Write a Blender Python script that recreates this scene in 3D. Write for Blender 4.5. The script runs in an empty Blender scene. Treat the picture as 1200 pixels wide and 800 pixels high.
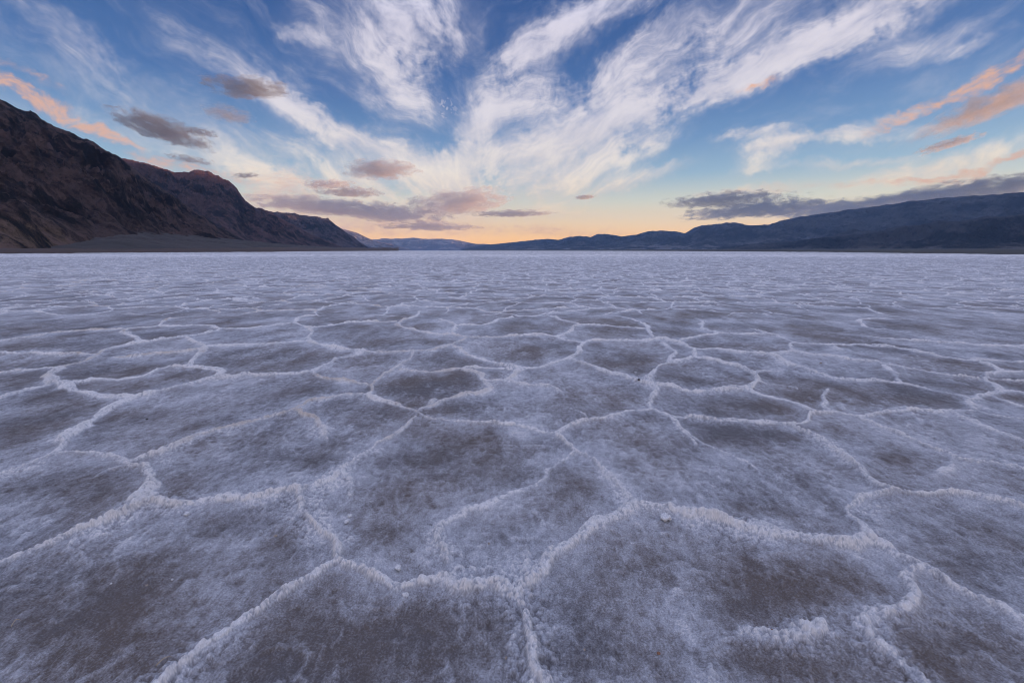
import bpy, math, random
import numpy as np

# ------------------------------------------------------------------ frame numbers
FPX = 533.0            # focal length in photo pixels (photo 1200 x 800, about a 16 mm lens)
HZ = 293.5             # photo row of the horizon
CAMZ = 1.10            # eye height above the salt

scene = bpy.context.scene
COL = scene.collection
rng = np.random.default_rng(7)
random.seed(7)

# ------------------------------------------------------------------ camera
cam = bpy.data.cameras.new("camera")
cam.sensor_width = 36.0
cam.lens = FPX / 1200.0 * 36.0
cam.shift_y = -(400.0 - HZ) / 1200.0
cam.clip_start = 0.02
cam.clip_end = 120000.0
camo = bpy.data.objects.new("camera", cam)
COL.objects.link(camo)
camo.location = (0, 0, CAMZ)
camo.rotation_euler = (math.radians(90), 0, 0)
scene.camera = camo

# ------------------------------------------------------------------ view, renderer
EXPO = 1.5
SKY = 0.15
K = 1.0 / (SKY * 2 ** EXPO)          # sky radiance that shows as 1.0
scene.render.engine = 'CYCLES'
scene.view_settings.view_transform = 'Standard'
scene.view_settings.look = 'None'
scene.view_settings.exposure = EXPO
scene.view_settings.gamma = 1.0
scene.view_settings.use_curve_mapping = False
scene.cycles.use_denoising = True
try:
    scene.cycles.denoiser = 'OPENIMAGEDENOISE'
except Exception:
    pass
scene.cycles.max_bounces = 4
scene.cycles.pixel_filter_type = 'BLACKMAN_HARRIS'
scene.cycles.filter_width = 1.0
scene.cycles.use_adaptive_sampling = True
scene.cycles.adaptive_threshold = 0.02
scene.cycles.diffuse_bounces = 2
scene.cycles.volume_bounces = 2
scene.cycles.transparent_max_bounces = 12

# ------------------------------------------------------------------ sun (low in the west, behind the right range)
SUN_AZ, SUN_EL = 78.0, 3.3
sun = bpy.data.lights.new("sun", 'SUN')
sun.energy = 3.2
sun.angle = math.radians(0.5)
sun.color = (1.0, 0.54, 0.25)
suno = bpy.data.objects.new("sun", sun)
COL.objects.link(suno)
suno.rotation_euler = (math.radians(90 - SUN_EL), 0, math.radians(-SUN_AZ + 180.0))
suno.location = (60, 60, 40)

# ------------------------------------------------------------------ node helpers
class NT:
    def __init__(self, tree):
        self.t = tree

    def n(self, kind, **kw):
        nd = self.t.nodes.new(kind)
        for k, v in kw.items():
            setattr(nd, k, v)
        return nd

    def put(self, sock, v):
        if v is None:
            return
        if hasattr(v, 'is_linked') or isinstance(v, bpy.types.NodeSocket):
            self.t.links.new(v, sock)
        else:
            sock.default_value = v

    def math(self, op, a, b=None, c=None, clamp=False):
        nd = self.n('ShaderNodeMath', operation=op, use_clamp=clamp)
        self.put(nd.inputs[0], a); self.put(nd.inputs[1], b)
        if c is not None:
            self.put(nd.inputs[2], c)
        return nd.outputs[0]

    def vmath(self, op, a, b=None, out=0):
        nd = self.n('ShaderNodeVectorMath', operation=op)
        self.put(nd.inputs[0], a)
        if b is not None:
            self.put(nd.inputs[1], b)
        return nd.outputs['Value'] if op in ('LENGTH', 'DOT_PRODUCT', 'DISTANCE') else nd.outputs[0]

    def scale(self, v, s):
        nd = self.n('ShaderNodeVectorMath', operation='SCALE')
        self.put(nd.inputs[0], v); self.put(nd.inputs['Scale'], s)
        return nd.outputs[0]

    def sep(self, v):
        nd = self.n('ShaderNodeSeparateXYZ'); self.put(nd.inputs[0], v)
        return nd.outputs

    def comb(self, x=0.0, y=0.0, z=0.0):
        nd = self.n('ShaderNodeCombineXYZ')
        self.put(nd.inputs[0], x); self.put(nd.inputs[1], y); self.put(nd.inputs[2], z)
        return nd.outputs[0]

    def mapr(self, v, a, b, c=0.0, d=1.0, interp='SMOOTHSTEP'):
        nd = self.n('ShaderNodeMapRange', interpolation_type=interp)
        self.put(nd.inputs[0], v); self.put(nd.inputs[1], a); self.put(nd.inputs[2], b)
        self.put(nd.inputs[3], c); self.put(nd.inputs[4], d)
        return nd.outputs[0]

    def mapping(self, v, loc=(0, 0, 0), rot=(0, 0, 0), sc=(1, 1, 1), kind='POINT'):
        nd = self.n('ShaderNodeMapping', vector_type=kind)
        self.put(nd.inputs[0], v)
        nd.inputs['Location'].default_value = loc
        nd.inputs['Rotation'].default_value = rot
        nd.inputs['Scale'].default_value = sc
        return nd.outputs[0]

    def noise(self, v, scale=1.0, detail=4.0, rough=0.5, lac=2.0, dist=0.0, out='Fac', dim='3D'):
        nd = self.n('ShaderNodeTexNoise', noise_dimensions=dim)
        self.put(nd.inputs['Vector'], v)
        nd.inputs['Scale'].default_value = scale
        nd.inputs['Detail'].default_value = detail
        nd.inputs['Roughness'].default_value = rough
        nd.inputs['Lacunarity'].default_value = lac
        nd.inputs['Distortion'].default_value = dist
        return nd.outputs[out]

    def ramp(self, v, stops, interp='LINEAR'):
        nd = self.n('ShaderNodeValToRGB')
        self.put(nd.inputs[0], v)
        cr = nd.color_ramp
        cr.interpolation = interp
        while len(cr.elements) < len(stops):
            cr.elements.new(0.5)
        for e, (p, c) in zip(cr.elements, stops):
            e.position = p
            e.color = tuple(c) + (1.0,) if len(c) == 3 else c
        return nd.outputs[0]

    def mix(self, f, a, b, mode='MIX'):
        nd = self.n('ShaderNodeMix', data_type='RGBA', blend_type=mode)
        self.put(nd.inputs[0], f)
        for i, v in ((6, a), (7, b)):
            if isinstance(v, tuple) and len(v) == 3:
                v = v + (1.0,)
            self.put(nd.inputs[i], v)
        return nd.outputs[2]


def lin(r, g, b):
    f = lambda c: (c / 255 / 12.92) if c / 255 <= 0.04045 else ((c / 255 + 0.055) / 1.055) ** 2.4
    return (f(r), f(g), f(b))


def azel(px, py):
    """photo pixel -> compass angle from straight ahead (deg, right positive) and elevation (deg)."""
    dx = px - 600.0
    return (math.degrees(math.atan2(dx, FPX)), math.degrees(math.atan2(HZ - py, math.hypot(FPX, dx))))


# ------------------------------------------------------------------ sky
def build_world():
    w = bpy.data.worlds.new("World")
    scene.world = w
    w.use_nodes = True
    t = NT(w.node_tree)
    bg = w.node_tree.nodes['Background']
    bg.inputs[1].default_value = SKY
    w.cycles.sampling_method = 'NONE'
    sk = t.n('ShaderNodeTexSky', sky_type='NISHITA', sun_disc=False)
    sk.sun_elevation = math.radians(SUN_EL)
    sk.sun_rotation = math.radians(SUN_AZ)
    sk.ozone_density = 3.0
    sk.dust_density = 0.6
    d = t.n('ShaderNodeTexCoord').outputs['Generated']
    x, y, z = t.sep(d)
    el = t.math('MULTIPLY', t.math('ARCSINE', z), 180 / math.pi)
    az = t.math('MULTIPLY', t.math('ARCTAN2', x, y), 180 / math.pi)
    p = t.comb(az, el, 0.0)                                   # degrees on the sky

    # clear sky: colour by height, warm low down
    stops = [(0.0, (1.65, .78, .18)), (1.8, (1.55, .84, .25)), (3.6, (1.25, .86, .42)), (6.0, (.80, .76, .58)), (9, (.33, .48, .60)),
             (13, (.150, .280, .50)), (18, (.052, .138, .37)), (24, (.024, .086, .285)), (32, (.016, .062, .24)),
             (40, (.05, .14, .42)), (90, (.12, .26, .68))]  # last two stops, out of view overhead, lifted to light the ground
    base = t.ramp(t.math('DIVIDE', el, 90.0, clamp=True), [(a / 90.0, tuple(K * v for v in c)) for a, c in stops])
    base = t.mix(0.14, base, sk.outputs[0])

    # wisps: soft patches placed on the sky, combed along lines that meet low in the south
    wv = t.noise(p, scale=0.09, detail=3, rough=0.5, out='Color', dim='2D')
    q = t.vmath('ADD', p, t.scale(t.vmath('SUBTRACT', wv, (0.5, 0.5, 0.5)), 6.0))
    wf = t.noise(p, scale=0.8, detail=2, rough=0.6, out='Color', dim='2D')
    qp = t.vmath('ADD', t.vmath('ADD', p, t.scale(t.vmath('SUBTRACT', wv, (0.5, 0.5, 0.5)), 3.0)), t.scale(t.vmath('SUBTRACT', wf, (0.5, 0.5, 0.5)), 1.2))

    def patches(lst):
        tot = None
        src = qp
        for i, (px, py, a, b, rot, amp) in enumerate(lst):
            U, V = azel(px, py)
            s = math.degrees(FPX / (FPX ** 2 + (px - 600) ** 2))     # photo pixels -> degrees at that place
            if i and i % 8 == 0:                                     # makes the renderer work through the list in turns
                src = t.vmath('ADD', qp, t.comb(0.0, 0.0, t.math('MULTIPLY', tot, 1e-6)))
            m = t.mapping(src, loc=(U, V, 0), rot=(0, 0, math.radians(rot)), sc=(a * s, b * s, 1), kind='TEXTURE')
            m = t.mapr(t.vmath('LENGTH', m), 0.0, 1.5, amp, 0.0)
            tot = m if tot is None else t.math('ADD', tot, m)
        return tot

    cirrus = [
        # fan up to the right
        (668, 34, 120, 22, 28, .80), (618, 56, 60, 24, 40, .55), (725, 8, 90, 14, 10, .45),
        (810, 62, 270, 44, 20, .62), (712, 80, 110, 17, 26, .55), (775, 124, 230, 17, 15, .95), (900, 82, 150, 22, 16, .75),
        (985, 30, 170, 34, 19, .55), (720, 140, 140, 26, 18, .5), (1080, 10, 100, 20, 16, .4),
        (606, 116, 70, 18, 32, 1.0), (562, 146, 56, 24, 50, .75),
        (640, 180, 110, 46, 8, .7), (600, 212, 130, 40, 4, .55), (745, 212, 66, 9, 12, .8), (690, 192, 80, 20, 8, .5), (760, 160, 60, 22, 12, .35),
        # right middle wisps
        (905, 178, 44, 18, 24, .95), (876, 162, 50, 8, 8, .6), (960, 166, 120, 10, 2, .65), (1015, 146, 70, 11, 14, .5),
        (1000, 192, 70, 7, 4, .5), (920, 198, 70, 6, 4, .3), (1155, 44, 50, 13, 16, .6), (1090, 50, 100, 24, 12, .25), (1120, 185, 110, 20, 10, .45),
        # centre, straight up
        (474, 20, 56, 80, -10, .8), (405, 45, 70, 60, 0, .40), (478, 96, 36, 60, 14, .45), (530, 30, 60, 40, 10, .32), (352, 40, 30, 8, -6, .6),
        (500, 132, 60, 26, -8, .35),
        # left band running down to the centre
        (335, 122, 80, 22, -30, .6), (400, 160, 100, 18, -26, .85), (480, 192, 90, 22, -18, .9), (540, 215, 100, 34, -6, .5),
        (130, 78, 220, 30, -22, .32), (60, 28, 150, 26, -20, .18), (230, 40, 140, 26, -18, .14), (285, 95, 90, 24, -24, .22),
        (240, 180, 150, 20, -14, .45), (340, 195, 140, 26, -12, .40), (318, 222, 46, 26, -10, 1.0), (1060, 205, 120, 18, 6, .5), (870, 226, 70, 9, 4, .5), (440, 222, 120, 26, -4, .40),
        (380, 180, 80, 22, -20, .3), (560, 248, 180, 20, 0, .3), (200, 140, 120, 20, -18, .2),
    ]
    M = patches(cirrus)
    # out of view the cloud goes on all round, brightened to light the ground
    rest = t.noise(t.mapping(p, sc=(0.03, 0.05, 1)), scale=1.0, detail=2, rough=0.55, dim='2D')
    out = t.math('MAXIMUM', t.mapr(t.math('ABSOLUTE', az), 50, 75), t.mapr(el, 33, 48))
    M = t.math('ADD', M, t.math('MULTIPLY', out, t.mapr(rest, 0.30, 0.55, 0.5, 1.3)))

    # combing noise in polar form about the meeting point
    cu, cv = azel(560, 262)
    qs = t.sep(t.vmath('ADD', p, t.scale(t.vmath('SUBTRACT', wv, (0.5, 0.5, 0.5)), 3.0)))
    qx = t.math('SUBTRACT', qs[0], cu)
    qy = t.math('SUBTRACT', qs[1], cv - 2.0)
    ang = t.math('ARCTAN2', qy, qx)
    rad = t.math('LOGARITHM', t.math('ADD', t.vmath('LENGTH', t.comb(qx, qy, 0.0)), 2.0), 2.718)
    pol = t.comb(t.math('MULTIPLY', ang, 4.0), t.math('MULTIPLY', rad, 1.5), 0.0)
    comb_n = t.noise(pol, scale=1.3, detail=5, rough=0.60, dist=0.3, dim='2D')
    fl = t.noise(t.mapping(q, rot=(0, 0, math.radians(-26)), sc=(2.6, .85, 1), kind='TEXTURE'), scale=0.30, detail=8, rough=0.67, dist=.15, dim='2D')
    fr = t.noise(t.mapping(q, rot=(0, 0, math.radians(24)), sc=(2.6, .85, 1), kind='TEXTURE'), scale=0.30, detail=8, rough=0.67, dist=.15, dim='2D')
    side = t.mapr(az, -10, 0)
    fib = t.math('ADD', t.math('MULTIPLY', fl, t.math('SUBTRACT', 1.0, side)), t.math('MULTIPLY', fr, side))
    tex = t.math('ADD', t.math('MULTIPLY', comb_n, 0.35), t.math('MULTIPLY', fib, 0.65))
    tau = t.math('POWER', M, 1.5)
    tau = t.math('MULTIPLY', tau, t.math('EXPONENT', t.math('MULTIPLY', t.math('SUBTRACT', tex, 0.5), 8.0)))
    tau = t.math('ADD', t.math('MULTIPLY', tau, 1.9), t.math('MULTIPLY', t.mapr(tex, .46, .75, 0, .22), t.mapr(el, 3, 14)))
    dens = t.math('SUBTRACT', 1.0, t.math('EXPONENT', t.math('MULTIPLY', tau, -1.0)))
    # small ripples of broken cloud
    U, V = azel(500, 130)
    rip = t.mapr(t.vmath('LENGTH', t.mapping(q, loc=(U, V, 0), sc=(5, 2.6, 1), kind='TEXTURE')), 0.2, 1.1, 1.0, 0.0)
    ripn = t.mapr(t.noise(p, scale=1.9, detail=2, rough=0.55, dist=0.5, dim='2D'), 0.50, 0.66)
    dens = t.math('MAXIMUM', dens, t.math('MULTIPLY', t.math('MULTIPLY', rip, ripn), 0.7))
    dens = t.math('MULTIPLY', dens, 0.96)

    ccol = t.ramp(t.math('DIVIDE', el, 60.0, clamp=True),
                  [(a / 60.0, tuple(K * v for v in c)) for a, c in
                   [(0, (1.3, .66, .22)), (3, (1.25, .78, .36)), (6, (1.10, .86, .58)), (10, (.98, .87, .74)),
                    (16, (.82, .77, .80)), (26, (.76, .72, .82)), (36, (.78, .83, 1.10)), (60, (.86, .98, 1.48))]])  # the highest stops, out of view, are brightened to light the salt below
    ccol = t.mix(t.mapr(tex, .40, .66, .34, 0.0), ccol, tuple(K * v for v in (.38, .40, .56)))
    sky = t.mix(dens, base, ccol)

    # sunlit streaks, peach coloured, low at both sides
    warm = [(60, 128, 110, 10, -22, 1.0), (118, 150, 66, 8, -22, 1.0), (30, 108, 80, 12, -18, .7), (20, 84, 60, 8, -16, .35),
            (1120, 106, 130, 9, 23, .9), (1190, 80, 70, 10, 22, .9), (1050, 132, 50, 6, 24, .6), (1140, 128, 110, 12, 20, .45), (1180, 120, 60, 14, 18, .5),
            (1150, 192, 90, 6, 9, .8), (1090, 206, 70, 5, 4, .6), (1190, 184, 50, 8, 10, .7), (1000, 217, 70, 6, 3, .35), (1100, 212, 90, 8, 4, .4),
            (905, 97, 18, 5, 8, .6), (888, 102, 24, 5, 0, .45),
            (205, 194, 46, 9, -10, .8), (255, 202, 46, 8, -12, .6), (330, 215, 60, 18, -6, .45), (430, 262, 150, 14, 0, .6), (640, 272, 120, 9, 0, .5), (900, 268, 90, 7, 0, .6), (310, 235, 60, 16, -6, .5), (500, 244, 60, 8, 0, .4), (380, 212, 40, 5, 2, .3), (450, 208, 34, 4, 2, .5), (880, 224, 80, 8, 2, .3)]
    WM = patches(warm)
    wn = t.noise(t.mapping(q, sc=(0.55, 1.5, 1)), scale=1.3, detail=6, rough=0.7, dist=0.15, dim='2D')
    wd = t.math('MULTIPLY', t.mapr(WM, 0.0, 1.2), t.math('EXPONENT', t.math('MULTIPLY', t.math('SUBTRACT', wn, .5), 7.0)))
    wd = t.math('SUBTRACT', 1.0, t.math('EXPONENT', t.math('MULTIPLY', wd, -1.6)))
    sky = t.mix(t.math('MULTIPLY', wd, 0.85), sky, tuple(K * v for v in (.86, .47, .28)))
    w.node_tree.links.new(sky, bg.inputs[0])


build_world()


# ------------------------------------------------------------------ numpy noise
TAB = rng.random((256, 256)).astype(np.float32)


def vnoise(x, y, ox=0, oy=0):
    xi = np.floor(x); yi = np.floor(y)
    fx = (x - xi).astype(np.float32); fy = (y - yi).astype(np.float32)
    xi = xi.astype(np.int64) + ox; yi = yi.astype(np.int64) + oy
    fx = fx * fx * (3 - 2 * fx); fy = fy * fy * (3 - 2 * fy)
    x0 = xi & 255; x1 = (xi + 1) & 255; y0 = yi & 255; y1 = (yi + 1) & 255
    a = TAB[x0, y0]; b = TAB[x1, y0]; c = TAB[x0, y1]; d = TAB[x1, y1]
    return (a + (b - a) * fx) * (1 - fy) + (c + (d - c) * fx) * fy      # 0..1


def fbm(x, y, octaves=4, gain=0.5, lac=2.03, seed=0, ridged=False):
    tot = 0.0; amp = 1.0; norm = 0.0
    ca, sa = math.cos(0.6), math.sin(0.6)
    for i in range(octaves):
        v = vnoise(x, y, 17 * i + 31 * seed, 53 * i + 7 * seed)
        if ridged:
            v = 1.0 - np.abs(2 * v - 1)
        tot = tot + amp * v; norm += amp
        amp *= gain
        x, y = (x * ca - y * sa) * lac, (x * sa + y * ca) * lac
    return tot / norm


def hash2(i, j, s):
    return TAB[(i * 7 + j * 131 + s * 57) & 255, (j * 13 + i * 71 + s * 91) & 255]


def worley(x, y, s=0):
    """distance to the nearest point of a jittered unit grid."""
    xi = np.floor(x).astype(np.int64); yi = np.floor(y).astype(np.int64)
    best = np.full(x.shape, 9.0, np.float32)
    for a in (-1, 0, 1):
        for b in (-1, 0, 1):
            px = xi + a + hash2(xi + a, yi + b, s); py = yi + b + hash2(xi + a, yi + b, s + 1)
            best = np.minimum(best, ((px - x) ** 2 + (py - y) ** 2).astype(np.float32))
    return np.sqrt(best)


def voronoi_edge(x, y, s=3, jit=0.85):
    """distance to the nearest cell border of a jittered unit grid, and a random number per cell."""
    xi = np.floor(x).astype(np.int64); yi = np.floor(y).astype(np.int64)
    best = np.full(x.shape, 99.0, np.float32)
    bx = np.zeros_like(best); by = np.zeros_like(best); bi = np.zeros_like(best)
    off = (1 - jit) / 2
    for a in (-1, 0, 1):
        for b in (-1, 0, 1):
            h = hash2(xi + a, yi + b, s); g = hash2(xi + a, yi + b, s + 1)
            rx = (xi + a + off + jit * h - x).astype(np.float32); ry = (yi + b + off + jit * g - y).astype(np.float32)
            dd = rx * rx + ry * ry
            m = dd < best
            best = np.where(m, dd, best); bx = np.where(m, rx, bx); by = np.where(m, ry, by); bi = np.where(m, h * 7.31 + g, bi)
    e = np.full(x.shape, 9.0, np.float32)
    for a in (-2, -1, 0, 1, 2):
        for b in (-2, -1, 0, 1, 2):
            h = hash2(xi + a, yi + b, s); g = hash2(xi + a, yi + b, s + 1)
            rx = (xi + a + off + jit * h - x).astype(np.float32); ry = (yi + b + off + jit * g - y).astype(np.float32)
            ex = rx - bx; ey = ry - by
            L = np.sqrt(ex * ex + ey * ey)
            ok = L > 1e-4
            dist = np.where(ok, ((rx + bx) * ex + (ry + by) * ey) * 0.5 / np.maximum(L, 1e-6), 9.0)
            e = np.minimum(e, dist)
    return e, bi % 1.0


def sstep(v, a, b):
    t = np.clip((v - a) / (b - a), 0, 1)
    return t * t * (3 - 2 * t)


def grid_mesh(name, P, attrs=None, smooth=True):
    """P: (rows, cols, 3) -> one quad sheet."""
    R, C = P.shape[:2]
    me = bpy.data.meshes.new(name)
    idx = np.arange(R * C, dtype=np.int32).reshape(R, C)
    q = np.stack([idx[:-1, :-1], idx[:-1, 1:], idx[1:, 1:], idx[1:, :-1]], axis=-1).reshape(-1, 4)
    me.vertices.add(R * C)
    me.vertices.foreach_set('co', P.astype(np.float32).ravel())
    me.loops.add(q.size)
    me.loops.foreach_set('vertex_index', q.ravel())
    me.polygons.add(len(q))
    me.polygons.foreach_set('loop_start', np.arange(0, q.size, 4, dtype=np.int32))
    me.polygons.foreach_set('use_smooth', np.full(len(q), smooth, dtype=bool))
    me.update(calc_edges=True)
    for k, v in (attrs or {}).items():
        a = me.attributes.new(k, 'FLOAT', 'POINT')
        a.data.foreach_set('value', v.astype(np.float32).ravel())
    ob = bpy.data.objects.new(name, me)
    COL.objects.link(ob)
    return ob


def tag(o, label, cat, group=None, kind=None):
    o['label'] = label
    o['category'] = cat
    if group:
        o['group'] = group
    if kind:
        o['kind'] = kind
    return o


def new_mat(name):
    m = bpy.data.materials.new(name)
    m.use_nodes = True
    return m, NT(m.node_tree), m.node_tree.nodes['Principled BSDF']


# ------------------------------------------------------------------ salt ridges as seen in the photo: (height 0-1, half width m, photo points)
RIDGES = [
    (.9, .030, "-30,676 0,662 30,652 62,640 100,627 135,609 165,594 192,592 213,593 233,592 258,588 280,585 313,583 335,578 350,576 372,570 393,560 400,551 415,541 433,530 450,520 467,512 480,502 490,493"),
    (1., .028, "350,576 356,588 351,600 358,609 367,617 380,628 393,637 396,648 394,660"),
    (.8, .032, "394,660 378,668 350,685 325,703 305,718 290,728 265,745 240,762 215,782 198,800 175,822"),
    (1., .036, "394,660 408,664 425,670 445,679 470,686 490,681 515,676 530,684 545,690 562,687 582,686 600,694 606,697"),
    (.8, .022, "606,697 613,714 618,745 620,775 628,800 636,825"),
    (1., .036, "606,697 618,682 630,667 650,649 665,636 682,623 702,612 722,608 736,600 747,595"),
    (.8, .026, "747,595 733,582 720,567 703,550 687,535 673,530 661,520 650,512 630,505 608,501 587,499 560,498 533,497 510,493 497,490 490,487"),
    (1., .036, "747,595 765,598 782,601 800,608 830,613 860,622 900,630 930,635 960,638 985,644 1005,646 1020,644 1034,643"),
    (.8, .045, "1050,577 1030,583 1012,592 1003,603 1010,614 1020,628 1034,643 1062,660 1093,675 1120,688 1150,703 1177,716 1200,733 1230,754"),
    (.7, .030, "1050,577 1075,581 1100,582 1135,583 1165,588 1200,598 1240,612"),
    (.7, .030, "1050,577 1033,571 1022,560 1010,549 993,537 980,529 967,522 956,515 946,510 928,500"),
    (.8, .036, "928,499 900,496 867,493 848,494 833,493 812,490 795,490 775,484 762,479"),
    (.7, .040, "928,499 940,494 947,486 960,484 973,483 1003,488 1020,487 1033,485 1055,483 1077,482 1100,485 1122,484 1142,482"),
    (.6, .040, "1142,482 1160,488 1180,492 1200,494 1240,500"),
    (.7, .050, "1142,482 1137,472 1142,469 1152,465 1162,463 1170,458 1165,452 1158,447 1163,443 1172,440 1170,434 1160,431 1150,427 1142,424 1170,424 1200,425 1230,426"),
    (.5, .040, "1172,440 1200,438 1230,437"), (.5, .040, "1160,447 1200,451 1230,455"), (.5, .040, "1169,459 1200,462 1230,466"),
    (.6, .040, "1162,465 1182,473 1200,480 1235,492"),
    (.6, .040, "1117,485 1140,496 1162,505 1180,513 1200,518 1240,528"),
    (.6, .032, "1005,489 1017,494 1040,503 1067,514 1090,525 1110,535 1128,541 1150,544 1180,547 1200,552 1240,562"),
    (.5, .045, "1115,540 1112,553 1100,562"),
    (.6, .045, "900,416 912,420 925,429 945,434 962,441 987,447 1012,449 1040,450 1060,452 1085,456 1107,461 1137,467"),
    (.5, .045, "1035,432 1050,440 1052,446 1060,452"),
    (.5, .040, "1030,427 1055,433 1087,437 1112,442 1150,447"),
    (.6, .045, "900,416 930,414 945,417 972,419 1000,424 1030,427"),
    (.6, .050, "930,414 924,407 932,402 955,404 977,405 1007,405 1032,407 1060,410 1100,419 1145,426"),
    (.5, .050, "977,405 981,412"), (.5, .05, "932,402 915,395 900,391 880,385"),
    (.6, .050, "1005,392 1022,395 1040,397 1075,400 1117,402 1150,405 1200,406 1240,407"),
    (.6, .055, "1070,375 1030,374 1005,376 1022,385 1045,387"),
    (.6, .040, "900,465 920,470 937,476 952,484"), (.4, .04, "900,451 922,454 945,460"), (.4, .05, "975,457 967,462 966,470 965,480"),
    (.9, .034, "649,511 675,500 692,496 707,495 725,487 742,482 760,479"),
    (.5, .022, "665,481 680,487 692,495"),
    (.7, .024, "775,484 788,490 795,500 800,508 810,517 817,526"),
    (.7, .024, "800,505 820,518 835,526 850,533 865,542 877,550 900,560 920,570"),
    (.7, .050, "760,479 761,467 765,460 765,451"),
    (.9, .040, "765,451 790,454 812,459 830,457 850,456 877,456 885,448 880,439 862,431 850,428 837,425 822,422 813,417 812,409"),
    (.6, .040, "885,447 900,451"), (.5, .04, "880,438 900,436 920,436"), (.6, .04, "877,456 900,465"),
    (.6, .045, "812,409 837,410 870,414 900,416"),
    (.8, .045, "812,409 797,402 785,399 772,396 755,399 730,399 705,399 690,400 682,404 681,411 672,416 665,420"),
    (.8, .040, "665,420 647,425 632,430 612,432 604,437 597,444"),
    (.8, .036, "665,420 685,427 705,435 730,441 750,449 765,451"),
    (.6, .045, "756,449 762,440 770,429 780,426 797,423 811,420"), (.5, .055, "782,425 785,419 792,414 780,405 775,402"),
    (.7, .045, "682,402 662,399 650,396 632,395 600,396"),
    (.7, .045, "650,396 665,392 672,384 677,381 657,376 642,371 620,371 600,370"),
    (.6, .045, "677,381 700,382 725,384 760,386 750,379 738,375 725,372 707,370"), (.6, .05, "760,386 767,395"),
    (.6, .05, "797,398 820,394 840,390 822,384 824,377 812,372"), (.6, .05, "840,390 870,391 900,391"),
    (.4, .035, "600,445 620,451 645,454 660,465 668,472"),
    (1., .038, "490,487 475,481 460,476 450,473 440,471 429,466"),
    (.9, .040, "429,466 400,467 375,471 362,473 355,477 344,484 335,487 320,489 300,495 277,500 255,506 233,512 216,520 200,527 180,535 160,541 147,545"),
    (.8, .038, "344,484 357,492 372,498 378,506 387,520"),
    (.8, .036, "429,466 434,455 445,445 462,434 475,425 482,419 485,413"),
    (.7, .036, "434,455 412,450 390,446 375,441 365,436"),
    (1., .042, "365,435 347,438 325,440 300,441 285,441 270,444 252,445 225,450 200,455 175,461 155,466"),
    (1., .042, "365,435 380,429 392,422 412,419 422,414"),
    (.8, .040, "422,414 450,414 485,412 507,411 522,407 537,402 545,397"),
    (.8, .042, "420,414 395,409 375,404 362,399 364,392 366,386"),
    (.7, .045, "366,385 400,380 430,378 462,377"), (.7, .045, "366,385 345,379 355,372 387,370"), (.7, .045, "345,379 325,382 300,385 280,386 260,387"),
    (.7, .045, "362,399 345,402 325,404 300,405 237,407"),
    (.7, .05, "462,382 472,375 487,371 492,365"), (.7, .045, "462,382 475,386 495,390 512,392 527,392 537,382 555,381 575,380 585,375 600,372"),
    (.7, .045, "527,392 545,397 575,397 600,396"), (.7, .045, "537,382 515,375"),
    (.8, .040, "527,406 540,410 552,417 570,422 587,427 612,431"),
    (.7, .040, "470,435 500,437 530,435 545,432 575,431 600,432"),
    (.7, .042, "545,434 560,437 570,446 577,454 570,459 550,462 532,467 517,474 500,481 490,486"), (.5, .04, "570,446 597,444"), (.6, .035, "512,470 500,480"),
    (1., .055, "68,532 72,525 77,515 91,505 110,494 127,482 147,471 155,466"),
    (.8, .045, "252,444 260,437 255,434 225,431 195,433 170,441 140,445 112,446 80,452"),
    (1., .055, "155,466 135,465 117,464 95,461 80,459 75,454 60,447 55,442 67,435 72,431 100,425 115,417 135,409 165,404 190,400 220,395 240,392 260,387"),
    (.7, .045, "55,448 52,454 32,459 0,467 -30,476"), (.7, .05, "65,432 37,435 0,440 -30,443"),
    (.7, .045, "125,420 150,419 175,417 212,415 235,410 237,407"), (.8, .055, "237,408 236,412 227,422 225,430"), (.7, .045, "237,407 222,399 220,395"),
    (.6, .05, "115,417 85,417 50,417 0,415 -30,414"), (.7, .055, "165,403 150,392 144,390 152,386 187,384 235,382 260,387"), (.6, .05, "187,384 195,375 225,371"),
    (.7, .055, "144,386 112,387 60,390 45,394 0,400 -30,403"),
    (.8, .045, "-30,570 0,558 33,547 67,532 90,530 110,530 127,534 143,541 150,547 170,547"),
    (.9, .055, "172,547 170,557 178,565 178,572 171,580 164,592"), (.5, .05, "150,547 140,548 125,552 112,560"),
    (.70, .046, "523,668 526,655 525,645 515,634 512,622 522,613 533,607 557,597 578,590 600,582 630,573 642,566 642,557 654,546 665,538 675,532"),
    (.3, .02, "613,663 618,648 622,637"),
    (.6, .040, "815,742 840,744 867,743 900,747 920,748 940,746 955,741 967,738 983,746"), (.4, .045, "838,744 830,760 828,780 830,805"),
    (.6, .036, "1095,677 1083,682 1078,690 1080,700 1083,712 1076,720 1062,723 1045,722 1030,723 1022,732 1028,752 1047,772 1066,786 1086,800 1112,822"),
    (.35, .05, "400,552 408,562 412,575 404,590"), (.3, .05, "330,612 300,622"),
]

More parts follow.
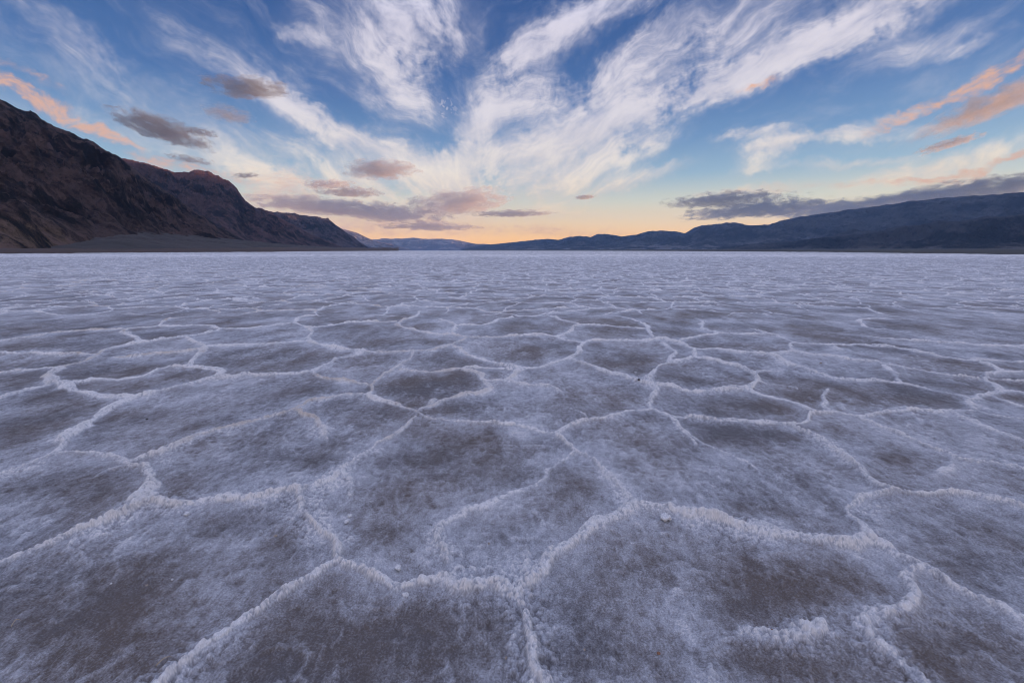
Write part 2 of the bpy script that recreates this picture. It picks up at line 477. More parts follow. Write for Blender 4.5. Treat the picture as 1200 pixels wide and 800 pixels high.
# bare, darker mud and frosted, whiter patches on the pans: (photo x, y, half width, half height, amount; minus = darker)
PATCHES = [
    (470, 455, 60, 14, -.9), (365, 545, 50, 12, -.8), (250, 520, 60, 14, -.5), (235, 490, 70, 12, -.6), (60, 575, 90, 22, -.8),
    (130, 570, 40, 16, -.8), (330, 640, 60, 22, -.8), (200, 700, 120, 30, -.5), (60, 740, 90, 30, -.7), (240, 640, 40, 8, .7), (235, 690, 50, 10, .5),
    (240, 775, 80, 22, -.5), (320, 780, 60, 20, .25), (500, 760, 70, 30, -.6), (420, 760, 60, 30, -.3), (365, 760, 40, 20, .3), (550, 720, 60, 16, -.4), (550, 780, 30, 20, .3),
    (450, 625, 30, 12, -.5), (440, 605, 40, 14, .5), (470, 600, 60, 16, .2), (560, 530, 30, 8, .6), (615, 540, 26, 9, .7), (530, 550, 40, 8, .6), (490, 565, 40, 14, .3),
    (500, 540, 60, 14, -.4), (600, 555, 50, 10, -.4), (690, 575, 35, 18, -.8), (600, 635, 50, 18, -.4), (680, 600, 30, 10, -.4),
    (745, 540, 14, 12, -.7), (745, 530, 16, 5, .7), (785, 520, 70, 8, -.5), (790, 560, 40, 12, .4), (730, 555, 30, 10, .2),
    (870, 515, 70, 14, -.8), (920, 560, 60, 16, -.9), (980, 612, 36, 14, -1.0), (900, 595, 60, 12, -.6), (880, 535, 40, 8, .3), (920, 615, 60, 6, .5), (820, 590, 40, 10, .3),
    (1000, 685, 70, 18, -1.0), (900, 680, 70, 24, -.6), (850, 720, 50, 20, -.5), (720, 690, 70, 30, -.3), (700, 740, 70, 30, -.3), (760, 720, 40, 20, .1), (790, 740, 40, 30, .5), (770, 775, 40, 24, .2),
    (900, 780, 90, 20, -.8), (1130, 750, 60, 30, -.7), (1130, 610, 60, 18, -.4), (1060, 620, 50, 12, .25), (1160, 660, 60, 14, -.3), (1010, 750, 40, 20, .1),
    (870, 475, 60, 7, -.7), (960, 540, 30, 20, .4), (1060, 470, 60, 8, -.4), (1060, 535, 50, 10, -.4), (830, 445, 50, 7, -.7), (740, 425, 50, 6, -.3), (690, 470, 60, 10, -.5), (610, 480, 50, 12, .2),
    (560, 445, 60, 8, -.6), (545, 478, 60, 8, -.4), (640, 410, 50, 6, -.5), (530, 422, 40, 6, -.5), (350, 460, 70, 8, -.6), (20, 450, 50, 10, -1.), (120, 395, 50, 5, -.6), (60, 405, 60, 5, -.6),
    (100, 440, 40, 7, -.2), (30, 500, 60, 20, -.4), (450, 400, 40, 5, -.4), (390, 425, 30, 8, .1), (180, 455, 40, 5, -.4), (470, 525, 30, 8, .3),
    (1180, 470, 30, 5, -.5), (1120, 440, 40, 6, -.2), (760, 405, 30, 4, -.6),
]


def cat_rom(pts, step):
    P = np.array(pts, float)
    if len(P) < 3:
        return P
    E = np.vstack([2 * P[0] - P[1], P, 2 * P[-1] - P[-2]])
    out = []
    for i in range(len(P) - 1):
        p0, p1, p2, p3 = E[i], E[i + 1], E[i + 2], E[i + 3]
        n = max(1, int(np.hypot(*(p2 - p1)) / step))
        for k in range(n):
            t = k / n
            out.append(0.5 * ((2 * p1) + (-p0 + p2) * t + (2 * p0 - 5 * p1 + 4 * p2 - p3) * t * t + (-p0 + 3 * p1 - 3 * p2 + p3) * t ** 3))
    out.append(P[-1])
    return np.array(out)


def ground_xy(px, py):
    y = CAMZ * FPX / (py - HZ)
    return ((px - 600.0) / FPX * y, y)


# ------------------------------------------------------------------ salt flat
GROUND = {}


def ground_z(x, y):
    r = int(np.clip(np.searchsorted(GROUND['Y'], y), 1, len(GROUND['Y']) - 1))
    row = GROUND['X'][r]
    return float(np.interp(x, row, GROUND['Z'][r]))


def build_ground():
    # rows: dense near the eye, wider apart with distance
    ys = list(np.linspace(-4.0, -1.0, 40)) + list(np.linspace(-0.98, 0.9, 90))
    y = 0.9
    while y < 13000:
        dy = 0.0033 * max(1.0, y / 2.5) ** 1.5
        dy = min(dy, 0.03 * y)
        y += dy
        ys.append(y)
    Y = np.array(ys)
    core = np.arange(-1.24, 1.2401, 0.0019)
    side = 1.24 + np.cumsum(0.0019 * 1.018 ** np.arange(1, 231))
    T = np.concatenate([-side[::-1], core, side])
    tm = T[-1]
    s = np.sqrt(Y * Y + 0.64)
    xmax = np.minimum(tm * s, 16500.0)[:, None]
    X = T[None, :] * s[:, None]
    edge = 1.24 * s[:, None]
    wide = np.abs(T)[None, :] > 1.24
    X = np.where(wide, np.sign(T)[None, :] * (edge + (np.abs(T)[None, :] - 1.24) / (tm - 1.24) * (xmax - edge)), X)
    YY = np.repeat(Y[:, None], len(T), 1)
    R, C = X.shape

    # crooked borders: shift the place at which the ridges are looked up
    ny = int(np.searchsorted(Y, 120.0))
    xs, yy = X[:ny], YY[:ny]
    wx = (fbm(xs * 9, yy * 9, 3, seed=1) - .5) * 0.060 + (fbm(xs * 1.7, yy * 1.7, 2, seed=5) - .5) * 0.07
    wy = (fbm(xs * 9, yy * 9, 3, seed=2) - .5) * 0.060 + (fbm(xs * 1.7, yy * 1.7, 2, seed=6) - .5) * 0.07
    qx, qy = (xs + wx).astype(np.float32), (yy + wy).astype(np.float32)

    wvar = (0.60 + 0.75 * sstep(fbm(xs * 5, yy * 5, 3, seed=70), .22, .78)).astype(np.float32)
    ridge = np.zeros((ny, C), np.float32)      # 0..1 height of the crest
    halo = np.zeros((ny, C), np.float32)       # salt dust beside it
    lines = [[tuple(map(float, p.split(','))) for p in r[2].split()] for r in RIDGES]

    def free(j, pt):
        if pt[0] < 4 or pt[0] > 1196 or pt[1] > 796:
            return False
        for k, l in enumerate(lines):
            if k != j:
                for a, b in zip(l[:-1], l[1:]):
                    ex, ey = b[0] - a[0], b[1] - a[1]
                    h = min(1, max(0, ((pt[0] - a[0]) * ex + (pt[1] - a[1]) * ey) / (ex * ex + ey * ey + 1e-9)))
                    if math.hypot(pt[0] - a[0] - ex * h, (pt[1] - a[1] - ey * h) * 1.6) < 9:
                        return False
        return True
    for j, (st, w, txt) in enumerate(RIDGES):
        px = lines[j]
        f0, f1 = free(j, px[0]), free(j, px[-1])
        g = cat_rom([ground_xy(*p) for p in px], 0.05)
        st0 = min(1.0, st * (1.0 + .35 * sstep(np.array(g[:, 1].mean()), 3.0, 5.0)))
        for i in range(len(g) - 1):
            a, b = g[i], g[i + 1]
            u = (i + .5) / (len(g) - 1)
            st = st0 * (min(1.0, .3 + u * 3.0) if f0 else 1.0) * (min(1.0, .3 + (1 - u) * 3.0) if f1 else 1.0)
            m = 0.42
            r0 = np.searchsorted(Y, min(a[1], b[1]) - m); r1 = min(ny, np.searchsorted(Y, max(a[1], b[1]) + m))
            if r1 <= r0:
                continue
            xr0, xr1 = min(a[0], b[0]) - m, max(a[0], b[0]) + m
            sl = s[r0:r1]
            t0 = min((xr0 / sl).min(), (xr0 / sl).max()); t1 = max((xr1 / sl).max(), (xr1 / sl).min())
            c0, c1 = np.searchsorted(T, t0), np.searchsorted(T, t1)
            if c1 <= c0:
                continue
            ex, ey = b[0] - a[0], b[1] - a[1]
            L2 = ex * ex + ey * ey + 1e-9
            sx, sy = qx[r0:r1, c0:c1] - a[0], qy[r0:r1, c0:c1] - a[1]
            h = np.clip((sx * ex + sy * ey) / L2, 0, 1)
            d = np.hypot(sx - ex * h, sy - ey * h)
            ww = w * 0.56
            pr = st * np.exp(-(d / (ww * wvar[r0:r1, c0:c1])) ** 2)
            ridge[r0:r1, c0:c1] = np.maximum(ridge[r0:r1, c0:c1], pr)
            hl = st * np.exp(-d / 0.075)
            halo[r0:r1, c0:c1] = np.maximum(halo[r0:r1, c0:c1], hl)

    # the same pattern goes on, unphotographed in detail, farther out and to the sides
    PX = np.where(yy > 0.3, 600 + xs / np.maximum(yy, 0.3) * FPX, -9999.0)
    PY = np.where(yy > 0.3, HZ + CAMZ * FPX / np.maximum(yy, 0.3), 9999.0)
    inside = sstep(PY, 366, 374) * (1 - sstep(PY, 805, 840)) * sstep(PX, -30, 5) * (1 - sstep(PX, 1195, 1235))
    cx, cy = xs + (fbm(xs * .9, yy * .9, 2, seed=8) - .5) * 0.9, yy + (fbm(xs * .9, yy * .9, 2, seed=9) - .5) * 0.9
    r2 = np.zeros_like(xs, dtype=np.float32); h2 = np.zeros_like(r2)
    om = (inside < 0.99) & (np.abs(xs) < 160)
    ax, ay, bx_, by_ = cx[om], cy[om], xs[om], yy[om]
    e, cid = voronoi_edge(ax / 1.08, ay / 1.08)
    e = e * 1.08 + (fbm(bx_ * 9, by_ * 9, 2, seed=1) - .5) * 0.03
    vary = 0.58 + 0.42 * sstep(fbm(bx_ * .8, by_ * .8, 2, seed=11), .30, .62)
    wide_ = 0.022 + 0.016 * sstep(by_, 7, 20)
    ra = vary * np.exp(-(np.maximum(e, 0) / wide_) ** 2)
    ha = vary * np.exp(-np.maximum(e, 0) / 0.085)
    # a second, finer set of half-grown ridges
    e3, _ = voronoi_edge(ax / 0.8 + 9.3, ay / 0.8 + 4.1, s=11)
    v3 = sstep(fbm(bx_ * 1.3, by_ * 1.3, 2, seed=14), .52, .72) * 0.45
    r2[om] = np.maximum(ra, v3 * np.exp(-(e3 * .8 / 0.024) ** 2)) * (1 - inside[om])
    h2[om] = np.maximum(ha, v3 * np.exp(-e3 * .8 / 0.06)) * (1 - inside[om])
    ridge = np.maximum(ridge, r2); halo = np.maximum(halo, h2)

    along = 0.62 + 0.62 * sstep(fbm(xs * 3.3, yy * 3.3, 3, seed=60), .28, .62)
    along = np.maximum(along, .92 * sstep(yy, 3.0, 6.0))
    ridge *= along
    halo *= 0.7 + 0.3 * along

    # relief
    big = (fbm(xs * .7, yy * .7, 3, seed=20) - .5) * 0.04
    pan = (fbm(xs * 3.1, yy * 3.1, 3, seed=21) - .5) * 0.020
    z = big * sstep(np.hypot(xs, yy), 0, 3) + pan
    nn = int(np.searchsorted(Y, 9.0))
    xn, yn = xs[:nn], yy[:nn]
    fade = (1 - sstep(yn, 5.0, 9.0)) * (1 - sstep(np.abs(T)[None, :], 1.8, 2.6)) * sstep(yn, 0.2, 0.8)
    dome = lambda k, sd, wdt: np.sqrt(np.maximum(0, 1 - (worley(xn * k, yn * k, sd) * wdt) ** 2))
    rough = fbm(xn * 30, yn * 24, 4, .6, seed=22, ridged=True) - .55
    zn = rough * 0.011
    wr = fbm(xn * 13 + (fbm(xn * 6, yn * 6, 2, seed=63) - .5) * 2.2, yn * 10, 3, .55, seed=61, ridged=True)
    wr = sstep(wr, .70, .92) * sstep(fbm(xn * 1.9, yn * 1.9, 3, seed=62), .40, .60)
    zn += wr * 0.0055
    zn += (fbm(xn * 120, yn * 100, 2, .6, seed=23) - .5) * 0.005
    wob = (fbm(xn * 60, yn * 60, 2, seed=27) - .5) * .9
    lump = np.sqrt(np.maximum(0, 1 - (worley(xn * 64 + wob, yn * 64 - wob, 31) * 1.75) ** 2))
    lump2 = np.sqrt(np.maximum(0, 1 - (worley(xn * 34 - wob, yn * 34 + wob, 35) * 1.8) ** 2))
    rn, hn = ridge[:nn], halo[:nn]
    pop = sstep(rn, .10, .60)
    patchy = sstep(fbm(xn * 7, yn * 7, 2, seed=28), .34, .70) * 1.25
    zn += np.maximum(lump * 0.0078, lump2 * 0.0105 * patchy) * pop
    # crumbs scattered beside the crests
    crumbs = sstep(fbm(xn * 3.3, yn * 3.3, 3, seed=24), .46, .64) * sstep(hn, .10, .45)
    cl = np.sqrt(np.maximum(0, 1 - (worley(xn * 52 + wob, yn * 52, 41) * 1.9) ** 2))
    zn += cl * 0.0075 * crumbs
    z[:nn] += zn * fade
    lumpy = (0.25 + 1.5 * sstep(fbm(xs * 8, yy * 8, 3, seed=26), .2, .8))
    crest = ridge * (0.0145 * lumpy) * (1 + .8 * sstep(yy, 5, 12))
    z += crest + halo * 0.004

    Z = np.zeros((R, C), np.float32)
    taper = 1 - sstep(yy, 70, 115)
    Z[:ny] = z * taper
    GROUND.update(Y=Y, T=T, X=X, Z=Z)

    # how much salt lies on the mud, plus some painted shade
    salt = np.full((R, C), 0.50, np.float32)
    P = np.zeros_like(xs)
    for (px, py, a, b, k) in PATCHES:
        gg = ((PX + (wx * FPX / np.maximum(yy, .5)) * 2.2 - px) / a) ** 2 + ((PY + (wy * 260 / np.maximum(yy, .5)) - py) / b) ** 2
        P += k * np.exp(-gg * 0.9)
    frost = fbm(xs * 2.3, yy * 1.7, 4, .55, seed=40)
    frost2 = fbm(xs * 8, yy * 5, 4, .6, seed=41)
    fine = fbm(xs * 42, yy * 26, 3, .62, seed=42) * (yy < 9) + .5 * (yy >= 9)
    floor = 0.31 + .17 * sstep(yy, 3, 14) + (frost - .5) * 0.95 + (frost2 - .5) * 0.50 + (fine - .5) * 0.30 + P * 0.30 - .15 * sstep(PY, 590, 780)  # last term darkens the nearest pans, partly vignetting painted into their colour
    floor[:nn] += (rough * .50 + wr * .22) * fade  # wrinkle hollows painted darker so the relief shows in soft light
    floor = np.clip(floor, 0.0, .74)
    dust = np.clip(halo * (0.62 + 1.3 * (frost2 - .45)), 0, 1)
    sv = floor + (0.74 - floor) * dust * .95
    rm = sstep(ridge, .16, .60)
    tone = np.full_like(xs, 0.93)
    tone[:nn] = 0.93 + ((np.maximum(lump * .8, lump2 * 1.1 * patchy) - .62) * 0.50) * fade  # gaps between lumps darkened, their shading put into the salt colour
    tone += (frost2 - .5) * .25
    sv = sv + (np.maximum(tone, sv) - sv) * rm
    sv[:nn] += cl * crumbs * .30 * fade * (1 - rm[:nn])
    fb = sstep(yy, 60, 115)
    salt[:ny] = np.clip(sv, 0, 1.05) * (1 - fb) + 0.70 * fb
    # ochre dust caught on some crests, mostly to the left
    dirt = np.zeros((R, C), np.float32)
    dn = sstep(fbm(xs * 1.1, yy * 1.1, 3, seed=50), .52, .70) * sstep(ridge, .25, .7) * (0.35 + .65 * sstep(fbm(xs * 14, yy * 14, 2, seed=51), .4, .6))
    left = (1 - sstep(PX, 250, 800) * .85) * (1 - .8 * sstep(PY, 500, 540))
    dirt[:ny] = dn * left
    Pm = np.stack([X, YY, Z], -1)
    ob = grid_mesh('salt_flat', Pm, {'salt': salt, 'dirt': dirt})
    tag(ob, 'white salt flat cracked into polygons with raised crusty ridges', 'salt flat', kind='structure')

    m, t, bs = new_mat('salt_crust')
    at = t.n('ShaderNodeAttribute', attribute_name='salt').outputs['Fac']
    di = t.n('ShaderNodeAttribute', attribute_name='dirt').outputs['Fac']
    pos = t.n('ShaderNodeTexCoord').outputs['Object']
    flat = t.mapping(pos, sc=(1, 1, 0))
    n1 = t.noise(flat, scale=160, detail=3, rough=.65)
    n2 = t.noise(t.mapping(flat, sc=(1, .45, 1)), scale=0.5, detail=6, rough=.62)
    n4 = t.noise(t.mapping(flat, sc=(1, .5, 1)), scale=0.035, detail=5, rough=.6)
    y = t.sep(pos)[1]
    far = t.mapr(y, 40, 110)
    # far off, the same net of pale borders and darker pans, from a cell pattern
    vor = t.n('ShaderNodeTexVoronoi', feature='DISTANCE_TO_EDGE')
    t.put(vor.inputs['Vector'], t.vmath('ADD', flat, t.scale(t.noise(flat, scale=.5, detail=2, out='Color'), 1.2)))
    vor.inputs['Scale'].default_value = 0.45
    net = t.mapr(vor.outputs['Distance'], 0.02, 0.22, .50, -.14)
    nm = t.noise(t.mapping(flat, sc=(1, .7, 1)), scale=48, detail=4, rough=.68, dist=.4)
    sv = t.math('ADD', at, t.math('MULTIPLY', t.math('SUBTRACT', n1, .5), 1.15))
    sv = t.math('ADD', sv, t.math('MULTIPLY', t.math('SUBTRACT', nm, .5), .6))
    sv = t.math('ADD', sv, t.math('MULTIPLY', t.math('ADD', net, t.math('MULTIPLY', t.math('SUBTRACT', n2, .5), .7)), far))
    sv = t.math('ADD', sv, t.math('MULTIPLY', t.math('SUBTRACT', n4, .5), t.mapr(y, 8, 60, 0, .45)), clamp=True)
    mudn = t.noise(flat, scale=1.1, detail=4, rough=.6)
    mud = t.mix(t.mapr(mudn, .38, .62), (.165, .128, .110), (.142, .126, .128))
    col = t.n('ShaderNodeMix', data_type='RGBA')
    r = t.ramp(sv, [(0.0, (0, 0, 0)), (0.30, (.22, .22, .22)), (0.60, (.55, .55, .55)), (1.0, (1, 1, 1))])
    white = t.mix(t.mapr(sv, .62, .92), (.84, .845, .90), (.94, .895, .87))
    c = t.mix(r, mud, white)
    c = t.mix(t.math('MULTIPLY', di, .6), c, (.56, .44, .33))
    vg = t.n('ShaderNodeTexVoronoi', feature='F1'); vg.inputs['Scale'].default_value = 210
    t.put(vg.inputs['Vector'], flat)
    c = t.mix(t.mapr(vg.outputs['Distance'], .15, .62, 0.0, .34), c, t.scale(c, .55))
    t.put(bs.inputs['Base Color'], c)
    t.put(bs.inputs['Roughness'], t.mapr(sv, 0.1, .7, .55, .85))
    bs.inputs['Specular IOR Level'].default_value = 0.35
    b1 = t.n('ShaderNodeBump'); b1.inputs['Strength'].default_value = .8; b1.inputs['Distance'].default_value = .006
    t.put(b1.inputs['Height'], t.noise(flat, scale=230, detail=3, rough=.7))
    b2 = t.n('ShaderNodeBump'); b2.inputs['Strength'].default_value = .6; b2.inputs['Distance'].default_value = .03
    t.put(b2.inputs['Height'], t.math('ADD', t.math('MULTIPLY', nm, .45), t.math('MULTIPLY', t.noise(t.mapping(flat, sc=(1, .6, 1)), scale=13, detail=5, rough=.6), t.mapr(y, 3, 8, .15, 1))))
    t.put(b2.inputs['Normal'], b1.outputs[0])
    t.put(bs.inputs['Normal'], b2.outputs[0])
    ob.data.materials.append(m)
    return ob


build_ground()


# ------------------------------------------------------------------ mountains
def interp(pts, x):
    p = np.array(pts, float)
    return np.interp(x, p[:, 0], p[:, 1])


def build_range(name, label, crest, base, dist, back, ncol, nrow, rough, power, mat, seed, scale, far_az=None, gully=0.5, crest_w=.09, jag=0.12):
    """crest: list of (azimuth, elevation) in degrees; base and dist: (azimuth, metres) to the foot and to the crest."""
    a0, a1 = crest[0][0], crest[-1][0]
    A = np.linspace(a0, a1, ncol)
    E = interp(crest, A)
    E = E + jag * (fbm(A * 1.7, A * 0 + seed, 5, .6, seed=seed) - .5) * np.minimum(1, E / 3)
    B = interp(base, A); D = interp(dist, A)
    v = np.concatenate([np.linspace(0, 1, nrow) ** 0.9, 1 + np.linspace(0.02, back, nrow // 4)])
    r = B[None, :] + (D - B)[None, :] * v[:, None]
    ar = np.radians(A)[None, :]
    X, Y = r * np.sin(ar), r * np.cos(ar)
    H = np.tan(np.radians(E)) * D
    vv = v[:, None]
    prof = np.where(vv <= 1, vv ** power, 1 - (vv - 1) * 1.3 - (vv - 1) ** 2)
    Z = H[None, :] * prof
    # ravines: ridged noise stretched down the slope
    along = np.radians(A)[None, :] * D[None, :]
    down = r
    n1 = fbm(along / scale + 0 * down, down / (scale * 2.6) + along / (scale * 5), 5, .55, seed=seed, ridged=True) - .58
    n2 = fbm(X / (scale * .45), Y / (scale * .45), 5, .58, seed=seed + 1) - .5
    n3 = fbm(X / (scale * .12), Y / (scale * .12), 4, .6, seed=seed + 2, ridged=True) - .55
    amp = np.clip(vv * 2.2, 0, 1) * (1 - 0.90 * np.exp(-((vv - 1) / crest_w) ** 2))
    Z = Z + amp * rough * (gully * n1 * 1.9 + n2 * 0.9 + n3 * 0.34 * (vv < .96)) * np.minimum(1, H[None, :] / H.max() * 1.8)
    Z = np.where(vv <= 0, -3.0, Z + 0.0)
    lim = r * np.tan(np.radians(E))[None, :] * .992
    Z = np.where((vv < .97) & (Z > lim * .93), lim * .93 + (lim * .07) * np.tanh((Z - lim * .93) / (lim * .07 + 1e-6)), Z)
    P = np.stack([X, Y, Z + CAMZ * (vv > 0.5)], -1)
    at = {'up': np.repeat(vv, ncol, 1), 'rel': np.clip(n1 + .5, 0, 1)}
    ob = grid_mesh(name, P, at)
    ob.data.materials.append(mat)
    tag(ob, label, 'mountain', kind='structure')
    return ob


def rock_mat(name, low, high, tan, red, fine, redz=(0.8, 1.0), tanz=(0.0, 0.12)):
    m, t, bs = new_mat(name)
    pos = t.n('ShaderNodeTexCoord').outputs['Object']
    up = t.n('ShaderNodeAttribute', attribute_name='up').outputs['Fac']
    rel = t.n('ShaderNodeAttribute', attribute_name='rel').outputs['Fac']
    n1 = t.noise(pos, scale=1 / (fine * 12), detail=7, rough=.62)
    n2 = t.noise(t.mapping(pos, rot=(0, math.radians(32), 0), sc=(4, 1.4, 1), kind='TEXTURE'), scale=1 / (fine * 3), detail=7, rough=.68, dist=.5)
    n3 = t.noise(pos, scale=1 / fine, detail=4, rough=.7)
    c = t.mix(t.mapr(t.math('ADD', t.math('MULTIPLY', n1, .5), t.math('MULTIPLY', n2, .5)), .44, .56), low, high)
    c = t.mix(t.math('MULTIPLY', t.mapr(t.math('ADD', up, t.math('MULTIPLY', t.math('SUBTRACT', n1, .5), .3)), redz[0], redz[1]), .8), c, red)
    tz = t.math('ADD', up, t.math('MULTIPLY', t.math('SUBTRACT', n1, .5), .5))
    c = t.mix(t.math('MULTIPLY', t.math('MULTIPLY', t.mapr(tz, tanz[0], tanz[1], 1, 0), t.mapr(n2, .45, .6)), .8), c, tan)
    c = t.mix(t.mapr(n2, .52, .68, .0, .75), c, tuple(v * 1.7 for v in high))
    c = t.mix(t.mapr(n3, .50, .70, .0, .7), c, tuple(v * .5 for v in low))
    t.put(bs.inputs['Base Color'], c)
    bs.inputs['Roughness'].default_value = .95
    bs.inputs['Specular IOR Level'].default_value = .1
    b = t.n('ShaderNodeBump'); b.inputs['Strength'].default_value = .9; b.inputs['Distance'].default_value = fine * 1.2
    t.put(b.inputs['Height'], t.math('ADD', n2, t.math('MULTIPLY', n3, .5)))
    t.put(bs.inputs['Normal'], b.outputs[0])
    return m


def pts(*pp):
    return [azel(*p) for p in pp]


def hills():
    dark = rock_mat('dark_brown_rock', (.010, .007, .007), (.074, .047, .041), (.20, .13, .085), (.060, .042, .040), 6.0, (2, 3), (-.06, .12))
    red = rock_mat('reddish_rock', (.014, .009, .010), (.080, .050, .049), (.22, .15, .11), (.12, .052, .040), 9.0, (.62, .95), (-.3, -.1))
    brown = rock_mat('purple_brown_rock', (.015, .012, .014), (.080, .058, .060), (.2, .15, .11), (.08, .055, .05), 12.0, (.8, 1.1), (-.3, -.1))
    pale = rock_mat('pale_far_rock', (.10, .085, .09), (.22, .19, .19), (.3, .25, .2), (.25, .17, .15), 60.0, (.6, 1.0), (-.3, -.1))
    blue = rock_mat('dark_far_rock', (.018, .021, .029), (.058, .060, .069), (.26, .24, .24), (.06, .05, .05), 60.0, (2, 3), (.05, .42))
    fore = rock_mat('foothill_rock', (.014, .015, .019), (.046, .044, .049), (.16, .14, .13), (.05, .04, .04), 45.0, (2, 3), (.0, .25))

    c1 = [(-110, 14.0), (-95, 15.5), (-80, 17.0), (-68, 16.0), (-58, 14.2), (-52, 12.9)] + pts(
        (0, 116), (40, 134), (62, 149), (80, 156), (108, 166), (140, 184), (168, 204), (200, 226), (224, 244), (248, 260), (264, 270), (280, 279), (296, 287), (306, 292))
    build_range('mountain', 'steep dark brown rocky mountain slope at the left edge', c1,
                [(-110, 420), (-60, 430), (-48, 470), (-40, 620), (-30, 900), (-28, 1000)],
                [(-110, 1150), (-60, 1150), (-48, 1250), (-40, 1330), (-30, 1350), (-28, 1380)], .5, 700, 300, 120, 1.05, dark, 3, 150, crest_w=.12, jag=.55)
    c2 = pts((60, 190), (100, 180), (140, 184), (160, 188), (176, 192), (192, 198), (205, 202), (216, 201), (228, 198), (240, 200), (256, 206), (266, 212), (276, 220),
             (288, 236), (300, 243), (312, 247), (340, 263), (365, 275), (390, 285), (404, 291))
    build_range('mountain', 'second mountain with a craggy reddish crest behind the dark slope', c2,
                [(-46, 1500), (-30, 1700), (-20, 2150)], [(-46, 2500), (-30, 2700), (-20, 2800)], .4, 620, 240, 140, 1.0, red, 13, 230, crest_w=.12, jag=.45)
    c3 = pts((260, 262), (290, 252), (316, 247), (330, 250), (344, 249), (358, 251), (372, 254), (384, 258), (392, 262), (402, 269), (412, 277), (420, 283), (430, 289), (438, 292.5))
    build_range('mountain', 'third low brown spur ending in a point on the salt', c3,
                [(-35, 2700), (-25, 2800), (-15, 3300)], [(-35, 3700), (-25, 3900), (-15, 4000)], .4, 520, 200, 130, 1.0, brown, 23, 240, jag=.45)
    c4 = pts((360, 268), (400, 268), (416, 272), (436, 281), (450, 285), (466, 289), (482, 292.5))
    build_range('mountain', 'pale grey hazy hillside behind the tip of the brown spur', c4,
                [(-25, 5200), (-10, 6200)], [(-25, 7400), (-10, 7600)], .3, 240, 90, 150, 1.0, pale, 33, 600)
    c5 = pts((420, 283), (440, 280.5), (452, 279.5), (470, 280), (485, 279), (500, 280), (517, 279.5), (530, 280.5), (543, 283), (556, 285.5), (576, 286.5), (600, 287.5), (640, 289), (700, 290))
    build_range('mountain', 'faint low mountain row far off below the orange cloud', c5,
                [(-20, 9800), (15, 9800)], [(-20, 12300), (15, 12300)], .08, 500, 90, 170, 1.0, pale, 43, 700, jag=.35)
    c6 = pts((540, 291.5), (575, 286.5), (600, 284), (620, 282), (641, 280), (655, 281), (668, 277.5), (680, 276.5), (692, 278), (700, 274.5), (713, 274.5), (728, 277), (745, 275), (760, 271), (774, 270), (790, 271), (803, 273), (812, 268),
             (823, 264.5), (842, 262.5), (862, 261), (880, 264), (901, 263), (920, 257), (940, 253.5), (960, 251), (979, 248.5), (1002, 246), (1025, 242), (1048, 239), (1070, 235.5), (1096, 233), (1122, 231),
             (1160, 229), (1200, 226.5)) + [(51, 5.6), (56, 6.6), (62, 7.2), (70, 6.6), (80, 7.4), (92, 7.8), (105, 7.0), (122, 6.2)]
    build_range('mountain', 'long dark blue mountain range rising to the right edge', c6,
                [(-8, 7600), (20, 5600), (45, 4200), (60, 3800), (122, 3800)], [(-8, 10200), (20, 8600), (45, 7000), (60, 6400), (122, 6400)], .3, 1500, 240, 230, 1.15, blue, 53, 620, jag=.22)
    c7 = pts((840, 291), (880, 286), (930, 283), (955, 279), (985, 277), (1015, 273), (1035, 271), (1055, 265), (1075, 264), (1100, 259), (1125, 259), (1150, 255), (1175, 254), (1200, 252)) + [(51, 3.4), (60, 3.8), (75, 3.4), (95, 3.2), (120, 2.5)]
    build_range('mountain', 'near-black foothills in front of the blue range', c7,
                [(22, 4300), (45, 3000), (60, 2700), (120, 2700)], [(22, 5600), (45, 4600), (60, 4200), (120, 4200)], .3, 900, 160, 190, 1.25, fore, 63, 340, jag=.35)

    # gravel fan below the left mountains
    m, t, bs = new_mat('fan_gravel')
    pos = t.n('ShaderNodeTexCoord').outputs['Object']
    n = t.noise(t.mapping(pos, sc=(1, .5, 1)), scale=.02, detail=7, rough=.65)
    n2 = t.noise(pos, scale=.25, detail=4, rough=.7)
    c = t.mix(t.mapr(n, .35, .65), (.026, .019, .017), (.052, .039, .036))
    c = t.mix(t.mapr(n2, .4, .7, 0, .6), c, (.020, .015, .014))
    t.put(bs.inputs['Base Color'], c); bs.inputs['Roughness'].default_value = .95
    fan = pts((60, 283), (100, 276), (140, 268.5), (165, 270), (200, 273), (240, 277), (280, 281), (320, 285), (360, 288), (420, 291), (445, 292.6))
    ob = build_range('hillside', 'smooth grey gravel fan at the foot of the brown mountains', fan,
                     [(-46, 440), (-40, 520), (-30, 800), (-15, 1900)], [(-46, 640), (-40, 760), (-30, 1100), (-15, 2400)], .25, 500, 60, 5, 1.0, m, 73, 120)
    ob['category'] = 'gravel fan'

    # brown mud shore along the left edge of the salt, dark shore along the right
    def shore(name, label, inner, outer, mat, z0, rise):
        A = np.linspace(inner[0][0], inner[-1][0], 500)
        ri, ro = interp(inner, A), interp(outer, A)
        ri = ri * (1 + .34 * (fbm(A * 2.2, A * 0, 6, .6, seed=81) - .5))
        v = np.linspace(0, 1, 24)[:, None]
        r = ri[None, :] + (ro - ri)[None, :] * v
        X, Yy = r * np.sin(np.radians(A)), r * np.cos(np.radians(A))
        Z = z0 + v ** 1.3 * rise * (ro - ri)[None, :] / 300 + .25 * sstep(v, 0, .1) * fbm(X / 6, Yy / 6, 3, seed=82)
        ob = grid_mesh(name, np.stack([X, Yy, Z], -1))
        ob.data.materials.append(mat)
        tag(ob, label, 'shore', kind='structure')
